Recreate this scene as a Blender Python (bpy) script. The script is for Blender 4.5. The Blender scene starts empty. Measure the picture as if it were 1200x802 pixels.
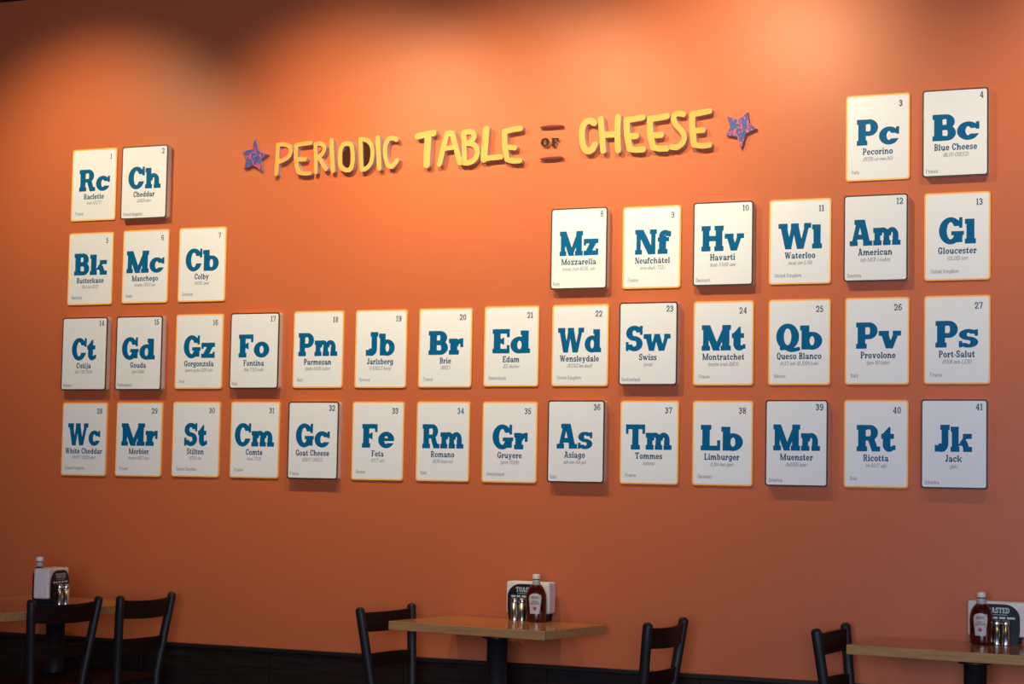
import bpy, bmesh, math, random
import numpy as np
from mathutils import Vector, Matrix
from mathutils.geometry import tessellate_polygon

sc = bpy.context.scene
C = sc.collection
PI = math.pi
rad = math.radians

# ---------------------------------------------------------------- camera
CAM = Vector((0.0, -7.875, 1.367))
YAW, PITCH, ROLL, FPX = 0.42432774, 0.06803626, -0.01839338, 2329.847
ROT = Matrix.Rotation(YAW, 3, 'Z') @ Matrix.Rotation(PITCH, 3, 'X') @ Matrix.Rotation(ROLL, 3, 'Y')
cam_data = bpy.data.cameras.new('camera')
cam_data.sensor_width = 36; cam_data.lens = FPX/1200*36
cam_data.clip_start = 0.05; cam_data.clip_end = 100
cam = bpy.data.objects.new('camera', cam_data); C.objects.link(cam)
m3 = Matrix((ROT.col[0], ROT.col[2], -ROT.col[1])).transposed()
cam.matrix_world = Matrix.Translation(CAM) @ m3.to_4x4()
sc.camera = cam
def at(px, py, y=0.0):                                   # photo point -> the point of the vertical plane at that y
    r = ROT @ Vector(((px-600)/FPX, 1, -(py-401)/FPX))
    return CAM + r*((y-CAM.y)/r.y)

# ---------------------------------------------------------------- light
sc.view_settings.view_transform = 'Standard'; sc.view_settings.look = 'None'
sc.view_settings.gamma = 1; sc.view_settings.use_curve_mapping = False
sc.view_settings.exposure = 0.0
w = bpy.data.worlds.new('overcast_sky'); sc.world = w; w.use_nodes = True
w.node_tree.nodes['Background'].inputs[0].default_value = (.55, .75, 1, 1)
w.node_tree.nodes['Background'].inputs[1].default_value = 1.2
def lamp(name, kind, loc, target, energy, color, **kw):
    d = bpy.data.lights.new(name, kind); d.energy = energy; d.color = color
    for k, v in kw.items(): setattr(d, k, v)
    o = bpy.data.objects.new(name, d); C.objects.link(o); o.location = loc
    o.rotation_euler = (Vector(target)-Vector(loc)).to_track_quat('-Z', 'Y').to_euler()
    return o
DAY = (.72, .81, 1.08)
lamp('window_daylight', 'AREA', (0.0, -9.85, 1.75), (-1.2, 0, 1.6), 335, DAY, shape='RECTANGLE', size=3.4, size_y=2.2)
lamp('side_window_daylight', 'AREA', (3.1, -4.2, 1.7), (-3, -2.2, 1.5), 45, DAY, shape='RECTANGLE', size=2.6, size_y=2.0)
WARM = (1, .81, .47)
for x, tx, tz, e, ang in ((-5.85, -5.8, 2.5, 100, 88), (-4.4, -4.35, 2.4, 125, 94), (-3.5, -3.5, 2.4, 122, 94), (-2.57, -2.5, 2.85, 108, 90), (-1.0, -.9, 2.65, 80, 86)):
    lamp('track_spot', 'SPOT', (x, -1.25, 3.5), (tx, 0, tz), e, WARM, spot_size=rad(ang), spot_blend=1.0, shadow_soft_size=.045)

# ---------------------------------------------------------------- materials
def mat(name, col, rough=.5, metal=0, spec=.5, coat=0):
    m = bpy.data.materials.new(name); m.use_nodes = True
    b = m.node_tree.nodes['Principled BSDF']
    b.inputs['Base Color'].default_value = (*col, 1); b.inputs['Roughness'].default_value = rough
    b.inputs['Metallic'].default_value = metal; b.inputs['Specular IOR Level'].default_value = spec
    b.inputs['Coat Weight'].default_value = coat
    return m
def nodes(m): return m.node_tree.nodes, m.node_tree.links, m.node_tree.nodes['Principled BSDF']
def add_noise(m, scale, colA, colB, stretch=(1, 1, 1), lo=.35, hi=.65, bump=0, detail=4, distort=0):
    n, l, b = nodes(m)
    tc = n.new('ShaderNodeTexCoord'); mp = n.new('ShaderNodeMapping'); nz = n.new('ShaderNodeTexNoise'); cr = n.new('ShaderNodeValToRGB')
    mp.inputs['Scale'].default_value = stretch; nz.inputs['Scale'].default_value = scale; nz.inputs['Detail'].default_value = detail
    nz.inputs['Distortion'].default_value = distort
    l.new(tc.outputs['Object'], mp.inputs[0]); l.new(mp.outputs[0], nz.inputs['Vector']); l.new(nz.outputs['Fac'], cr.inputs[0])
    cr.color_ramp.elements[0].position = lo; cr.color_ramp.elements[1].position = hi
    cr.color_ramp.elements[0].color = (*colA, 1); cr.color_ramp.elements[1].color = (*colB, 1)
    l.new(cr.outputs[0], b.inputs['Base Color'])
    if bump:
        bp = n.new('ShaderNodeBump'); bp.inputs['Strength'].default_value = bump; bp.inputs['Distance'].default_value = .002
        l.new(nz.outputs['Fac'], bp.inputs['Height']); l.new(bp.outputs[0], b.inputs['Normal'])
    return m
M = {}
M['wall'] = mat('orange_paint', (.54, .132, .047), .45, spec=.38)
n_, l_, b_ = nodes(M['wall'])                            # orange-peel roller texture
nz = n_.new('ShaderNodeTexNoise'); nz.inputs['Scale'].default_value = 90; nz.inputs['Detail'].default_value = 3
tc = n_.new('ShaderNodeTexCoord'); bp = n_.new('ShaderNodeBump'); bp.inputs['Strength'].default_value = .25; bp.inputs['Distance'].default_value = .0015
l_.new(tc.outputs['Object'], nz.inputs['Vector']); l_.new(nz.outputs['Fac'], bp.inputs['Height']); l_.new(bp.outputs[0], b_.inputs['Normal'])
M['wainscot'] = add_noise(mat('dark_wainscot', (.02, .012, .01), .5, spec=.2), 6, (.009, .006, .005), (.020, .012, .010), (1, 1, 14))
M['cap_rail'] = mat('dark_cap_rail', (.012, .009, .009), .4)
M['floor'] = add_noise(mat('brown_floor', (.1, .06, .04), .5), 3, (.08, .045, .03), (.14, .085, .055), (1, 6, 1))
M['ceiling'] = mat('dark_ceiling', (.012, .011, .011), .8)
M['plaster'] = mat('tan_wall', (.32, .24, .18), .7)
M['frame'] = mat('window_frame', (.02, .02, .022), .4)
M['white'] = mat('card_white', (.79, .81, .825), .4, spec=.35)
M['gold_edge'] = mat('card_gold_edge', (1.0, .50, .10), .4)
M['brown_edge'] = mat('card_brown_edge', (.045, .022, .016), .45)
M['card_side'] = mat('card_side', (.72, .56, .47), .55)
M['blue'] = mat('blue_ink', (.0, .112, .27), .5, spec=.12)
M['ink'] = mat('slate_ink', (.02, .085, .17), .5, spec=.1)
M['grey_ink'] = mat('grey_ink', (.14, .18, .23), .5, spec=.1)
M['yellow'] = mat('yellow_letter', (.80, .37, .10), .55, spec=.15)
M['side'] = mat('letter_side', (.60, .43, .40), .6)
M['red_fill'] = mat('letter_red_fill', (.85, .10, .06), .5)
M['brown_fill'] = mat('letter_brown_fill', (.05, .014, .006), .8, spec=.1)
M['of_brown'] = mat('of_brown', (.045, .02, .011), .8, spec=.1)
M['of_side'] = mat('of_side', (.75, .52, .36), .5)
M['bar_face'] = mat('bar_face', (.17, .035, .028), .7, spec=.15)
M['bar_side'] = mat('bar_side', (.50, .20, .17), .55)
st = mat('star_scribble', (.02, .1, .35), .5)
n_, l_, b_ = nodes(st)
tc = n_.new('ShaderNodeTexCoord'); mp = n_.new('ShaderNodeMapping'); mp.inputs['Rotation'].default_value = (0, rad(35), 0); mp.inputs['Scale'].default_value = (1, 1, .35)
wv = n_.new('ShaderNodeTexNoise'); wv.inputs['Scale'].default_value = 125; wv.inputs['Detail'].default_value = 2; wv.inputs['Distortion'].default_value = .8
cr = n_.new('ShaderNodeValToRGB'); cr.color_ramp.interpolation = 'CONSTANT'
cr.color_ramp.elements[0].color = (.003, .085, .32, 1); cr.color_ramp.elements[1].position = .55; cr.color_ramp.elements[1].color = (.52, .08, .15, 1)
e_ = cr.color_ramp.elements.new(.45); e_.color = (.05, .03, .20, 1)
l_.new(tc.outputs['Object'], mp.inputs[0]); l_.new(mp.outputs[0], wv.inputs['Vector']); l_.new(wv.outputs['Fac'], cr.inputs[0]); l_.new(cr.outputs[0], b_.inputs['Base Color'])
M['star'] = st
M['star_side'] = mat('star_side', (.40, .27, .30), .5)
M['oak'] = add_noise(mat('oiled_oak', (.35, .17, .06), .16, spec=.6), 9, (.42, .17, .045), (.60, .28, .09), (1.2, 14, 14), .3, .72, 0, 6, .4)
M['oak_edge'] = add_noise(mat('oak_edge', (.35, .2, .08), .35), 9, (.38, .195, .07), (.53, .295, .115), (1.2, 14, 14), .3, .72, 0, 6, .4)
M['black_metal'] = mat('black_metal', (.011, .012, .013), .5, spec=.35)
M['rail_wood'] = add_noise(mat('espresso_wood', (.012, .006, .004), .55, spec=.15), 8, (.010, .004, .003), (.018, .009, .006), (1, 1, 8))
M['seat_wood'] = add_noise(mat('seat_wood', (.06, .015, .008), .6, spec=.1), 8, (.022, .006, .003), (.036, .011, .006), (8, 1, 1))
M['steel'] = mat('brushed_steel', (.55, .52, .49), .24, metal=1)
M['ketchup'] = mat('ketchup_red', (.055, .004, .004), .12, spec=.6, coat=.4)
M['cap_white'] = mat('cap_white', (.75, .70, .64), .4)
M['neck_label'] = mat('neck_label', (.42, .42, .37), .4)
M['label_paper'] = mat('label_paper', (.52, .47, .42), .45)
M['label_red'] = mat('label_red', (.35, .02, .015), .5)
M['label_ink'] = mat('label_ink', (.05, .045, .04), .5)
M['gap'] = mat('cap_gap', (.01, .008, .008), .5)
M['holder'] = mat('holder_black', (.010, .015, .019), .4, spec=.2)
M['holder_text'] = mat('holder_text', (.55, .58, .58), .5)
M['napkin'] = add_noise(mat('paper_napkin', (.78, .70, .64), .85), 30, (.70, .61, .54), (.84, .77, .71), (.3, 12, .3))

# ---------------------------------------------------------------- building helpers
def link(name, me, parent=None, loc=None):
    o = bpy.data.objects.new(name, me); C.objects.link(o)
    if parent: o.parent = parent
    if loc is not None: o.location = loc
    return o
def mesh(name, bm, mats, parent=None, smooth_=False, loc=None):
    me = bpy.data.meshes.new(name); bmesh.ops.recalc_face_normals(bm, faces=bm.faces); bm.to_mesh(me); bm.free()
    for m in (mats if isinstance(mats, (list, tuple)) else [mats]): me.materials.append(m)
    if smooth_:
        for p in me.polygons: p.use_smooth = True
    return link(name, me, parent, loc)
def thing(name, loc, rz, label, cat, group=None):
    o = bpy.data.objects.new(name, None); C.objects.link(o); o.empty_display_size = .1
    o.location = loc; o.rotation_euler = (0, 0, rz); tag(o, label, cat, group); return o
def tag(o, label, cat, group=None):
    o['label'] = label; o['category'] = cat
    if group: o['group'] = group
def structure(o): o['kind'] = 'structure'; return o
def copy_thing(o, parent=None):
    c = o.copy(); C.objects.link(c)
    if parent: c.parent = parent
    for ch in list(o.children): copy_thing(ch, c)
    return c
def box(bm, x0, x1, y0, y1, z0, z1, bev=0, seg=2, mi=0):
    r = bmesh.ops.create_cube(bm, size=1, matrix=Matrix.Translation(((x0+x1)/2, (y0+y1)/2, (z0+z1)/2)) @ Matrix.Diagonal((x1-x0, y1-y0, z1-z0, 1)))
    fs = {f for v in r['verts'] for f in v.link_faces}
    for f in fs: f.material_index = mi
    if bev:
        es = list({e for v in r['verts'] for e in v.link_edges})
        bmesh.ops.bevel(bm, geom=es, offset=bev, segments=seg, affect='EDGES', profile=.5)
def tube(bm, pts, r, seg=12, sx=1.0, sy=1.0, cap_round=False):     # pts rise mostly in z; oval section sx, sy
    rings = []
    P = [(Vector(p), 1.0) for p in pts]
    if cap_round:
        a, b = Vector(pts[-2]), Vector(pts[-1]); d = (b-a).normalized()
        for k in (30, 60, 82): P.append((b+d*r*.8*math.sin(rad(k)), math.cos(rad(k))))
    for i, (p, s) in enumerate(P):
        q = P[min(i+1, len(P)-1)][0]-P[max(i-1, 0)][0]; q.normalize()
        u = q.cross(Vector((0, 1, 0))) if abs(q.y) < .9 else q.cross(Vector((1, 0, 0))); u.normalize(); v = q.cross(u)
        rings.append([bm.verts.new(p+(u*math.cos(2*PI*k/seg)*sx+v*math.sin(2*PI*k/seg)*sy)*r*s) for k in range(seg)])
    for a, b in zip(rings, rings[1:]):
        for k in range(seg): bm.faces.new((a[k], a[(k+1) % seg], b[(k+1) % seg], b[k]))
    bm.faces.new(rings[0][::-1]); bm.faces.new(rings[-1])
def lathe(bm, prof, seg=28, sx=1.0, sy=1.0, mi=0):                 # prof: (radius, z)
    rings = [[bm.verts.new((r*sx*math.cos(2*PI*k/seg), r*sy*math.sin(2*PI*k/seg), z)) for k in range(seg)] for r, z in prof]
    for a, b in zip(rings, rings[1:]):
        for k in range(seg): bm.faces.new((a[k], a[(k+1) % seg], b[(k+1) % seg], b[k])).material_index = mi
    bm.faces.new(rings[0][::-1]).material_index = mi; bm.faces.new(rings[-1]).material_index = mi
def rounded(wd, ht, r, n=6):                             # rounded rectangle outline, counter-clockwise, centred
    pts = []
    for cx, cz, a0 in ((wd/2-r, -ht/2+r, -90), (wd/2-r, ht/2-r, 0), (-wd/2+r, ht/2-r, 90), (-wd/2+r, -ht/2+r, 180)):
        for k in range(n+1):
            a = rad(a0+90*k/n); pts.append((cx+r*math.cos(a), cz+r*math.sin(a)))
    return pts
def prism(bm, loops, y0, y1, mi_face=0, mi_side=1):      # outline in (x, z) with holes, from the wall side y0 to the front y1 (y1 < y0)
    vs, tr = fill(loops)
    F = [bm.verts.new((p[0], y1, p[1])) for p in vs]; B = [bm.verts.new((p[0], y0, p[1])) for p in vs]
    for a, b, c in tr:
        bm.faces.new((F[a], F[b], F[c])).material_index = mi_face; bm.faces.new((B[a], B[c], B[b])).material_index = mi_side
    k0 = 0
    order = []
    outer = [l for l in loops if area(l) > 0]; holes = [l for l in loops if area(l) < 0]
    for o in outer: order += [o]+[h for h in holes if inside(h[0], o)]
    for l in order:
        n = len(l)
        for k in range(n):
            a, b = k0+k, k0+(k+1) % n
            bm.faces.new((F[a], B[a], B[b], F[b])).material_index = mi_side
        k0 += n
def text_mesh(name, m, parent, shape, ox, oz, y):        # printed text: flat ink on the face at y
    V, Fc, _ = shape
    me = bpy.data.meshes.new(name); me.from_pydata([(a+ox, y, z+oz) for a, z in V], [], Fc); me.materials.append(m)
    return link(name, me, parent)

# ---------------------------------------------------------------- lettering: a slab-serif alphabet drawn as shapes
class Glyph:
    def __init__(self): self.ops = []; self.adv = 0
    def add(self, f): self.ops.append((1, f)); return self
    def sub(self, f): self.ops.append((0, f)); return self
    def field(self, X, Y):
        cur = np.full(X.shape, 9.0)
        for op, f in self.ops:
            cur = np.minimum(cur, f(X, Y)) if op else np.maximum(cur, -f(X, Y))
        return cur
def f_rect(x0, y0, x1, y1):
    return lambda X, Y: np.maximum(np.maximum(x0-X, X-x1), np.maximum(y0-Y, Y-y1))
def f_poly(pts):
    a = sum(pts[i][0]*pts[(i+1) % len(pts)][1]-pts[(i+1) % len(pts)][0]*pts[i][1] for i in range(len(pts)))
    if a < 0: pts = pts[::-1]
    def f(X, Y):
        r = None
        for i in range(len(pts)):
            (ax, ay), (bx, by) = pts[i], pts[(i+1) % len(pts)]
            L = math.hypot(bx-ax, by-ay)
            d = ((by-ay)*(X-ax)-(bx-ax)*(Y-ay))/L
            r = d if r is None else np.maximum(r, d)
        return r
    return f
def f_ell(cx, cy, rx, ry):
    return lambda X, Y: (np.sqrt(((X-cx)/rx)**2+((Y-cy)/ry)**2)-1)*min(rx, ry)
def f_ring(cx, cy, rx, ry, tx, ty, clip=None):
    o = f_ell(cx, cy, rx, ry); i = f_ell(cx, cy, max(rx-tx, .01), max(ry-ty, .01)); c = f_rect(*clip) if clip else None
    def f(X, Y):
        r = np.maximum(o(X, Y), -i(X, Y))
        return np.maximum(r, c(X, Y)) if c else r
    return f
def f_stroke(pts, r):
    def f(X, Y):
        best = np.full(X.shape, 9.0)
        for (ax, ay), (bx, by) in zip(pts, pts[1:]):
            L2 = (bx-ax)**2+(by-ay)**2+1e-12
            u = np.clip(((X-ax)*(bx-ax)+(Y-ay)*(by-ay))/L2, 0, 1)
            best = np.minimum(best, np.hypot(X-ax-u*(bx-ax), Y-ay-u*(by-ay)))
        return best-r
    return f
def smooth(pts, n=6, closed=False):                      # Catmull-Rom through the points
    out = []; N = len(pts)
    segs = N if closed else N-1
    for i in range(segs):
        g = (lambda k: pts[k % N]) if closed else (lambda k: pts[min(max(k, 0), N-1)])
        p0, p1, p2, p3 = g(i-1), g(i), g(i+1), g(i+2)
        for k in range(n):
            t = k/n
            out.append(tuple(.5*((2*p1[j])+(-p0[j]+p2[j])*t+(2*p0[j]-5*p1[j]+4*p2[j]-p3[j])*t*t+(-p0[j]+3*p1[j]-3*p2[j]+p3[j])*t**3) for j in (0, 1)))
    if not closed: out.append(tuple(pts[-1]))
    return out

def glyph(ch, T, t, s, e, c, X=.67, A=.93):
    g = Glyph(); R = lambda *a: g.add(f_rect(*a)); P = lambda *p: g.add(f_poly(list(p))); D = -.24
    def foot(x, w=T, y=0, l=1, r=1): R(x-e*l, y, x+w+e*r, y+s)
    def head(x, w=T, y=1, l=1, r=1): R(x-e*l, y-s, x+w+e*r, y)
    def diag(x0, y0, x1, y1, w): P((x0, y0), (x0+w, y0), (x1+w, y1), (x1, y1))
    def done(w): g.adv = w; return g
    cc = c*1.25; o = .012
    def sshape(h, w):
        q = min(t, h*.2); m = h*.5; cx = w/2
        up = f_ring(cx, (h+o+m-q/2)/2, w*.49, (h+o-m+q/2)/2, T*.97, q); lo = f_ring(cx, (m+q/2-o)/2, w/2, (m+q/2+o)/2, T*.97, q)
        uy = (h+o+m-q/2)/2; ly = (m+q/2-o)/2
        g.add(lambda X, Y: np.maximum(up(X, Y), np.minimum(X-cx-.02, uy-Y+.03))); g.add(lambda X, Y: np.maximum(lo(X, Y), np.minimum(cx-.02-X, Y-ly+.03)))
        g.add(f_poly([(cx-w*.22, m+q*.55), (cx+w*.06, m-q*.5), (cx+w*.22, m-q*.55), (cx-w*.06, m+q*.5)]))
        k = T*.42; R(w-k-.01, h*.64, w-.01, h); R(0, 0, k, h*.36)
    if ch == 'A':
        W = 2*T+cc+2*e+.06; ap = W/2
        diag(e*1.2, 0, ap-T*.62, 1, T*.72); diag(W-e*1.2-T, 0, ap-T*.42, 1, T)
        R(W*.22, .24, W*.72, .24+t); R(ap-T*.62-e*2, 1-s, ap+T*.5, 1)
        foot(e, T*.85); foot(W-e-T); g.sub(f_poly([(ap-T*.06, .78), (ap-.11*cc/.25-T*.06, .26+t), (ap+.11*cc/.25+T*.0, .26+t)]) ) if T < .2 else None
        return done(W)
    if ch in 'BPRDF' or ch in 'EHIKLMN':
        x = e
        if ch == 'I': R(x, 0, x+T, 1); foot(x); head(x); return done(T+2*e)
        if ch == 'L':
            R(x, 0, x+T, 1); head(x); W = e+T+cc*1.25+.1; R(0, 0, W, s); R(W-T*.42, 0, W, .4); return done(W)
        if ch in 'EF':
            W = e+T+cc*1.2+.1; R(x, 0, x+T, 1); R(0, 1-s, W, 1); R(W-T*.42, .66, W, 1)
            R(x, .5-t*.5, x+T+cc*.65, .5+t*.5); R(x+T+cc*.65-T*.3, .36, x+T+cc*.65, .64)
            if ch == 'E': R(0, 0, W, s); R(W-T*.42, 0, W, .34)
            else: foot(x)
            return done(W)
        if ch == 'H':
            x2 = e+T+cc+e*.6; R(x, 0, x+T, 1); R(x2, 0, x2+T, 1); R(x, .5-t*.55, x2+T, .5+t*.55)
            for q in (x, x2): foot(q); head(q)
            return done(x2+T+e)
        if ch == 'N':
            w = T*.62; x2 = e+w+cc*1.35+T*.35; R(x, 0, x+w, 1); R(x2, 0, x2+w, 1); diag(x2+w-T*1.02, 0, x-e*.2, 1, T*1.02)
            foot(x, w); head(x, w, l=1, r=0); head(x2, w); return done(x2+w+e)
        if ch == 'M':
            w = T*.78; x2 = e+w+cc*(1.6 if T > .25 else 2.0)+T*.5; m = (x+x2+T)/2
            R(x, 0, x+w, 1); R(x2, 0, x2+T, 1); diag(m-w*.55, 0, x-.01, 1, T*.98); diag(m-w*.55, 0, x2+T-w*.95, 1, w*.9)
            foot(x, w); foot(x2); head(x, w, r=0); head(x2, l=0); return done(x2+T+e)
        if ch == 'K':
            x2 = e+T; R(x, 0, x+T, 1); foot(x); head(x); W = e+2*T+cc+.12
            diag(x2-.02, .38, W-T*.95, 1-s*.5, T*.62); diag(W-T-e*.3, 0, x2+.1, .62, T); foot(W-e-T, T*.9); head(W-T-e*.3, T*.7); return done(W)
        if ch == 'D':
            W = e+2*T+cc*1.05; R(x, 0, x+T, 1); R(0, 0, e+T+.1, s); R(0, 1-s, e+T+.1, 1)
            rx = T+cc*.95; g.add(f_ring(W-rx, .5, rx, .5, T, s, (e+T-.02, 0, W, 1))); R(e, 0, W-rx+.01, s); R(e, 1-s, W-rx+.01, 1); return done(W)
        R(x, 0, x+T, 1); foot(x) if ch != 'B' else R(0, 0, e+T+.05, s); R(0, 1-s, e+T+.05, 1)
        if ch == 'P':
            W = e+2*T+cc*.72; y0 = .36; ry = (1-y0)/2; rx = ry*1.02
            g.add(f_ring(W-rx, 1-ry, rx, ry, T*.98, s*.95, (W-rx-.01, y0, W, 1))); R(e, 1-s*.95, W-rx, 1); R(e, y0, W-rx, y0+s*.95); return done(W)
        if ch == 'R':
            W = e+2*T+cc*.72; y0 = .41; ry = (1-y0)/2; rx = ry*1.02
            g.add(f_ring(W-rx, 1-ry, rx, ry, T*.95, s*.9, (W-rx-.01, y0, W, 1))); R(e, 1-s*.9, W-rx, 1); R(e, y0, W-rx, y0+s*.85)
            diag(W-T*.78, 0, e+T+cc*.3, y0+.06, T*.9); R(W-T*.8, 0, W+e*1.5, s); return done(W+e*1.5)
        W = e+2*T+cc*.72; y0 = .49
        for (a, b, ww) in ((0, y0+t*.5, W), (y0-t*.35, 1, W-.04)):
            ry = (b-a)/2; rx = ry*1.05
            g.add(f_ring(ww-rx, a+ry, rx, ry, T*.98, min(t, ry*.62), (ww-rx-.01, a, ww, b))); R(e, a, ww-rx, a+min(t, ry*.62)); R(e, b-min(t, ry*.62), ww-rx, b)
        return done(W)
    if ch in 'CGOQ':
        W = 2*T+cc*1.15; rx = W/2
        g.add(f_ring(rx, .5, rx, .5+o, T, t))
        if ch == 'O': return done(W)
        if ch == 'Q':
            g.add(f_stroke(smooth([(W*.24, .05), (W*.42, .06), (W*.66, -.02), (W*.97, .03)], 5), t*.4)); return done(W)
        g.sub(f_rect(rx+.02, .34, W+1, .67))
        R(W-T*.42, .6, W, 1.0)
        if ch == 'C': return done(W)
        R(W-T, .06, W, .48); R(rx+.02, .48-s*.8, W+e, .48); return done(W+e)
    if ch == 'J':
        W = T*1.9+cc*.35; x = W-e-T; R(x, .22, x+T, 1); head(x); rx = (x+T-0)/2
        g.add(f_ring(rx, .30, rx, .30+o, T, t*1.1, (0, -.02, W, .31))); R(0, .0, T*.8, .0+s*1.3) if T > .2 else R(0, .1, T*1.2, .1+s*1.2); g.sub(f_rect(-1, s*1.3+.0, T*.55, .5)) if T > .2 else None
        return done(W)
    if ch == 'S': W = 2*T+cc*.72; sshape(1, W); return done(W)
    if ch == 'T':
        W = T+2*cc+e*2; x = (W-T)/2; R(x, 0, x+T, 1); foot(x, l=1.2, r=1.2); R(0, 1-s, W, 1); R(0, .62, T*.42, 1); R(W-T*.42, .62, W, 1); return done(W)
    if ch == 'U':
        x2 = e+T+cc+e; W = x2+T*.8+e; R(e, .3, e+T, 1); R(x2, .3, x2+T*.8, 1); head(e); head(x2, T*.8)
        rx = (x2+T*.8-e)/2; g.add(f_ring(e+rx, .36, rx, .37, T*.9, t, (0, -.05, W, .37))); return done(W)
    if ch in 'Vv':
        h = 1 if ch == 'V' else X; k = T*(1 if ch == 'V' else .95); q = cc*(1 if ch == 'V' else .78); W = 2*k+q*1.1+e*1.6; m = W/2
        diag(m-k*.55, 0, e*1.1, h, k); diag(m-k*.3, 0, W-e*1.1-k*.72, h, k*.72); head(e*1.1, k, h); head(W-e*1.1-k*.72, k*.72, h); return done(W)
    if ch in 'Ww':
        h = 1 if ch == 'W' else X; k = T*(.92 if ch == 'W' else .85); q = cc*(1.05 if ch == 'W' else .85); W = 3*k+q*1.7+e*2; a = W*.31; b = W*.69
        diag(a-k*.5, 0, e, h, k); diag(a-k*.25, 0, W/2-k*.45, h, k*.66); diag(b-k*.6, 0, W/2-k*.5, h, k); diag(b-k*.3, 0, W-e-k*.7, h, k*.7)
        head(e, k, h); head(W-e-k*.7, k*.7, h)
        if ch == 'W': head(W/2-k*.5, k, h, .5, .5)
        return done(W)
    if ch in 'Xx':
        h = 1 if ch == 'X' else X; W = 2*T+cc*.8+e; diag(W-T-e, 0, e, h, T); diag(e, 0, W-e-T*.7, h, T*.7)
        for y, f in ((s, foot), (h, head)): pass
        R(0, 0, T*1.1, s); R(W-T*1.1, 0, W, s); R(0, h-s, T*1.1, h); R(W-T*1.1, h-s, W, h); return done(W)
    if ch == 'Y':
        W = 2*T+cc+e; m = W/2; R(m-T/2, 0, m+T/2, .45); diag(m-T/2, .4, e, 1, T); diag(m-T*.2, .4, W-e-T*.7, 1, T*.7); foot(m-T/2); head(e); head(W-e-T*.7, T*.7); return done(W)
    if ch in 'Zz':
        h = 1 if ch == 'Z' else X; W = T+cc*1.3+.12; R(0, h-t, W, h); R(0, 0, W, t); diag(0, 0, W-T*1.1, h, T*1.1); R(0, h*.6, T*.42, h); R(W-T*.42, 0, W, h*.4); return done(W)
    # ---- lower case
    if ch in 'nhmu' and T > .25: T, c = T*.88, c*.85
    if ch in 'nhm':
        h = A if ch == 'h' else X; x = e; R(x, 0, x+T, h); foot(x, r=.4); head(x, T, h, 1, 0); xs = x
        for k in range(2 if ch == 'm' else 1):
            xr = xs+2*T*(.95 if ch == 'm' else 1)+c; a = xs+T*.35; rx = (xr-a)/2; ry = min(.36, rx*1.1)
            g.add(f_ring(a+rx, X-ry+o, rx, ry, T*.95, t*1.0, (xs+T*.6, X-ry, xr, X+.05))); R(xr-T, 0, xr, X-ry+.01); foot(xr-T, l=.4, r=.4 if (ch == 'm' and k == 0) else 1)
            xs = xr-T
        return done(xs+T+e)
    if ch == 'r':
        x = e; R(x, 0, x+T, X); foot(x, r=1.2); head(x, T, X, 1, 0); xr = x+T+c*.95+.06
        g.add(f_ring(xr, X-.30+o, xr-x-T*.45, .30, T*.7, t*1.05, (x+T*.6, X-.32, xr, X+.05))); R(xr-T*.42, X-.36, xr, X); return done(xr)
    if ch == 'u':
        x = e; x2 = e+T+c; R(x, .25, x+T, X); R(x2, 0, x2+T, X); head(x, T, X, 1, 0); head(x2, T, X, 1, 0); foot(x2, T, 0, 0, 1)
        rx = (x2+T*.6-x)/2; g.add(f_ring(x+rx, .3, rx, .31, T*.95, t, (x, -.03, x2+T*.4, .31))); return done(x2+T+e)
    if ch in 'oce':
        W = 2*T+c*(1.05 if ch == 'o' else .95); rx = W/2; g.add(f_ring(rx, X/2, rx, X/2+o, T, t*.95))
        if ch == 'o': return done(W)
        if ch == 'c': g.sub(f_rect(rx+.02, X*.33, W+1, X*.64)); R(W-T*.42, X*.58, W-.0, X); return done(W)
        k = t*.62; g.sub(f_rect(rx, X*.3, W+1, X*.43)); R(T*.5, X*.43, W-.01, X*.43+k); return done(W)
    if ch == 'a':
        W = 2*T+c*.95; x = W-T; R(x, .05, x+T, X*.62); foot(x, T, 0, 0, 1.2)
        rx = W/2; g.add(f_ring(rx, X-.27+o, rx, .27, T, t*.9, (T*.12, X-.24, W, X+.05))); R(T*.12, X-.27, T*.7, X-.12)
        g.add(f_ring((x+T*.4)/2, X*.27, (x+T*.4)/2, X*.28+o, T*.85, t*.62, (0, -.03, x+T*.2, X))); return done(W+e)
    if ch in 'bpdq':
        W = e+2*T+c; x = e if ch in 'bp' else W-e-T
        lo, hi = (0, A) if ch in 'bd' else (D, X)
        R(x, lo, x+T, hi); bw = 2*T+c*.95
        cx = (W-bw/2) if ch in 'bp' else bw/2
        g.add(f_ring(cx, X/2, bw/2, X/2+o, T, t*.9))
        if ch in 'bd': head(x, T, A, 1, 0)
        else: foot(x, T, D); 
        if ch == 'p': head(x, T, X, 1, 0)
        if ch == 'q': head(x, T, X, 0, 1)
        if ch == 'd': foot(x, T, 0, 0, 1.2)
        if ch == 'b': R(x-.0, 0, x+T*.5, s)
        return done(W if ch in 'bp' else W+e*.2)
    if ch == 'g':
        W = e+2*T+c; x = W-e-T; bw = 2*T+c*.95; R(x, -.05, x+T, X); head(x, T, X, 0, 1)
        g.add(f_ring(bw/2, X/2+.03, bw/2, X/2-.02, T, t*.9)); rx = (x+T)/2
        g.add(f_ring(rx, -.03, rx, .21, T*.95, t*.9, (0, -.3, W, -.02))); R(0.02, -.14, T*.8, -.14+s*.8); return done(W)
    if ch in 'ij':
        x = e if ch == 'i' else e+.12; g.add(f_ell(x+T/2, X+.14+T*.22, max(T*.55, .07), max(T*.5, .07)))
        if ch == 'i': R(x, 0, x+T, X); foot(x); head(x, T, X, 1, 0); return done(T+2*e)
        R(x, -.05, x+T, X); head(x, T, X, 1, 0); g.add(f_ring(x+T-.2, -.04, .2, .2, min(T, .17), t*.9, (0-.05, -.3, x+T, -.03))); return done(x+T+.02)
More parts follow.
